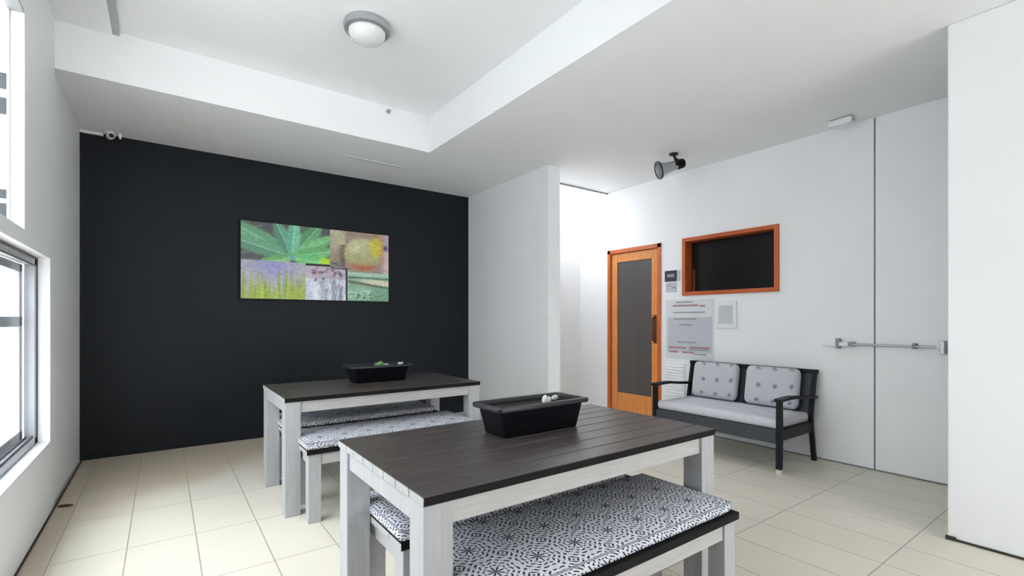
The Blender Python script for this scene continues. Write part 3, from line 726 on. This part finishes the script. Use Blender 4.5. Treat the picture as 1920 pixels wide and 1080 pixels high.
for y in (0.025, SW-0.025):
    obj('leg', post([(0.665, y, 0), (0.61, y, 0.30), (0.60, y, 0.42), (0.68, y, 0.795)], 0.042, 0.036), M['sofa'], st)
for y in (0.025, SW-0.025):
    bm = B()
    n = 14; pr = []
    for i in range(n+1):
        x = 0.0+0.665*i/n; z = 0.590+0.006*math.sin(PI*min(1, i/n*1.6))-0.045*max(0, i/n-0.35)
        pr.append([bm.verts.new((x, y+dy*0.029, z+dz)) for dy, dz in ((-1, -0.012), (1, -0.012), (1, 0.012), (-1, 0.012))])
    for A, Q in zip(pr, pr[1:]):
        for i in range(4): bm.faces.new((A[i], A[(i+1) % 4], Q[(i+1) % 4], Q[i]))
    bm.faces.new(pr[0][::-1]); bm.faces.new(pr[-1]); obj('armrest', bm, M['sofa'], st)
bm = B(); box(bm, 0.012, 0.046, 0.235, 0.045, SW-0.046, 0.345, bev=0.004); obj('front_rail', bm, M['sofap'], st)
for y in (0.012, SW-0.040):
    bm = B(); box(bm, 0.05, y, 0.26, 0.60, y+0.028, 0.345, bev=0.004); obj('side_rail', bm, M['sofa'], st)
bm = B(); box(bm, 0.045, 0.042, 0.318, 0.60, SW-0.042, 0.345); obj('seat_deck', bm, M['sofap'], st)
bm = B(); box(bm, 0.655, 0.0, 0.765, 0.70, SW, 0.800, bev=0.005); obj('top_rail', bm, M['sofa'], st)
def tilt_panel(y0, y1, z0, z1, x0, x1, th, bev=0.003):
    bm = B()
    f = []
    for dx in (0, th):
        f.append([bm.verts.new((xx+dx, yy, zz)) for xx, yy, zz in ((x0, y0, z0), (x0, y1, z0), (x1, y1, z1), (x1, y0, z1))])
    A, Q = f
    for i in range(4): bm.faces.new((A[i], A[(i+1) % 4], Q[(i+1) % 4], Q[i]))
    bm.faces.new(A[::-1]); bm.faces.new(Q)
    return bm
obj('back_panel', tilt_panel(0.045, SW-0.045, 0.40, 0.77, 0.615, 0.680, 0.012), M['sofap'], st)
obj('centre_post', tilt_panel(SW/2-0.012, SW/2+0.012, 0.38, 0.77, 0.600, 0.666, 0.014), M['sofa'], st)
# cushions
bm = pillow_bm(0.57, SW-0.07, 0.085, puff=0.006, r=0.03); sc1 = obj('seat_cushion', bm, M['fabw'], None, True)
sc1.location = (SX+0.035, SY+0.035, 0.3455); tag(sc1, 'long pale grey seat cushion on the black settee', 'cushion')
ang = math.atan2(0.066, 0.37)
def back_cush(y0, label):
    bm = pillow_bm(0.365, 0.485, 0.095, puff=0.022, r=0.045, nx=26, ny=26, rc=0.055)
    o = obj('back_cushion', bm, M['fabs'], None, True)
    # local x -> up, y -> width, z -> toward the sitter
    m = Matrix(((math.sin(ang), 0, -math.cos(ang)), (0, 1, 0), (math.cos(ang), 0, math.sin(ang)))).to_4x4()
    o.matrix_world = Matrix.Translation((SX+0.590, y0, 0.434)) @ m
    return tag(o, label, 'cushion', 'back cushions on the settee')
back_cush(SY+0.670, 'left back cushion on the settee, pale grey with button motifs')
back_cush(SY+0.105, 'right back cushion on the settee, nearer the armrest with the pale foot')

# ------------------------------------------------------------ small things on the floor
bm = B()
prof = [(-0.05, 0), (-0.03, 0.014), (0, 0.018), (0.03, 0.012), (0.05, 0)]
tp = [bm.verts.new((x, y, 0.006+0.006*abs(y)/0.018)) for x, y in prof]; bt = [bm.verts.new((x, -y*0.9, 0.006+0.006*abs(y)/0.018)) for x, y in prof[1:-1]]
md = [bm.verts.new((x, 0, 0.003)) for x, y in prof[1:-1]]
bm.faces.new((tp[0], md[0], tp[1])); bm.faces.new((tp[0], bt[0], md[0]))
for i in range(2): bm.faces.new((md[i], md[i+1], tp[i+2], tp[i+1])); bm.faces.new((bt[i], bt[i+1], md[i+1], md[i]))
bm.faces.new((md[2], tp[4], tp[3])); bm.faces.new((bt[2], tp[4], md[2]))
r_ = bmesh.ops.extrude_face_region(bm, geom=bm.faces[:]); bmesh.ops.translate(bm, vec=(0, 0, 0.0015), verts=[g for g in r_['geom'] if isinstance(g, bmesh.types.BMVert)])
lf = obj('dry_leaf', bm, M['leafm']); lf.location = (-0.525, 4.33, -0.002); lf.rotation_euler = (0, 0, -0.4)
tag(lf, 'dry brown leaf on the tiles at the foot of the left wall', 'leaf')
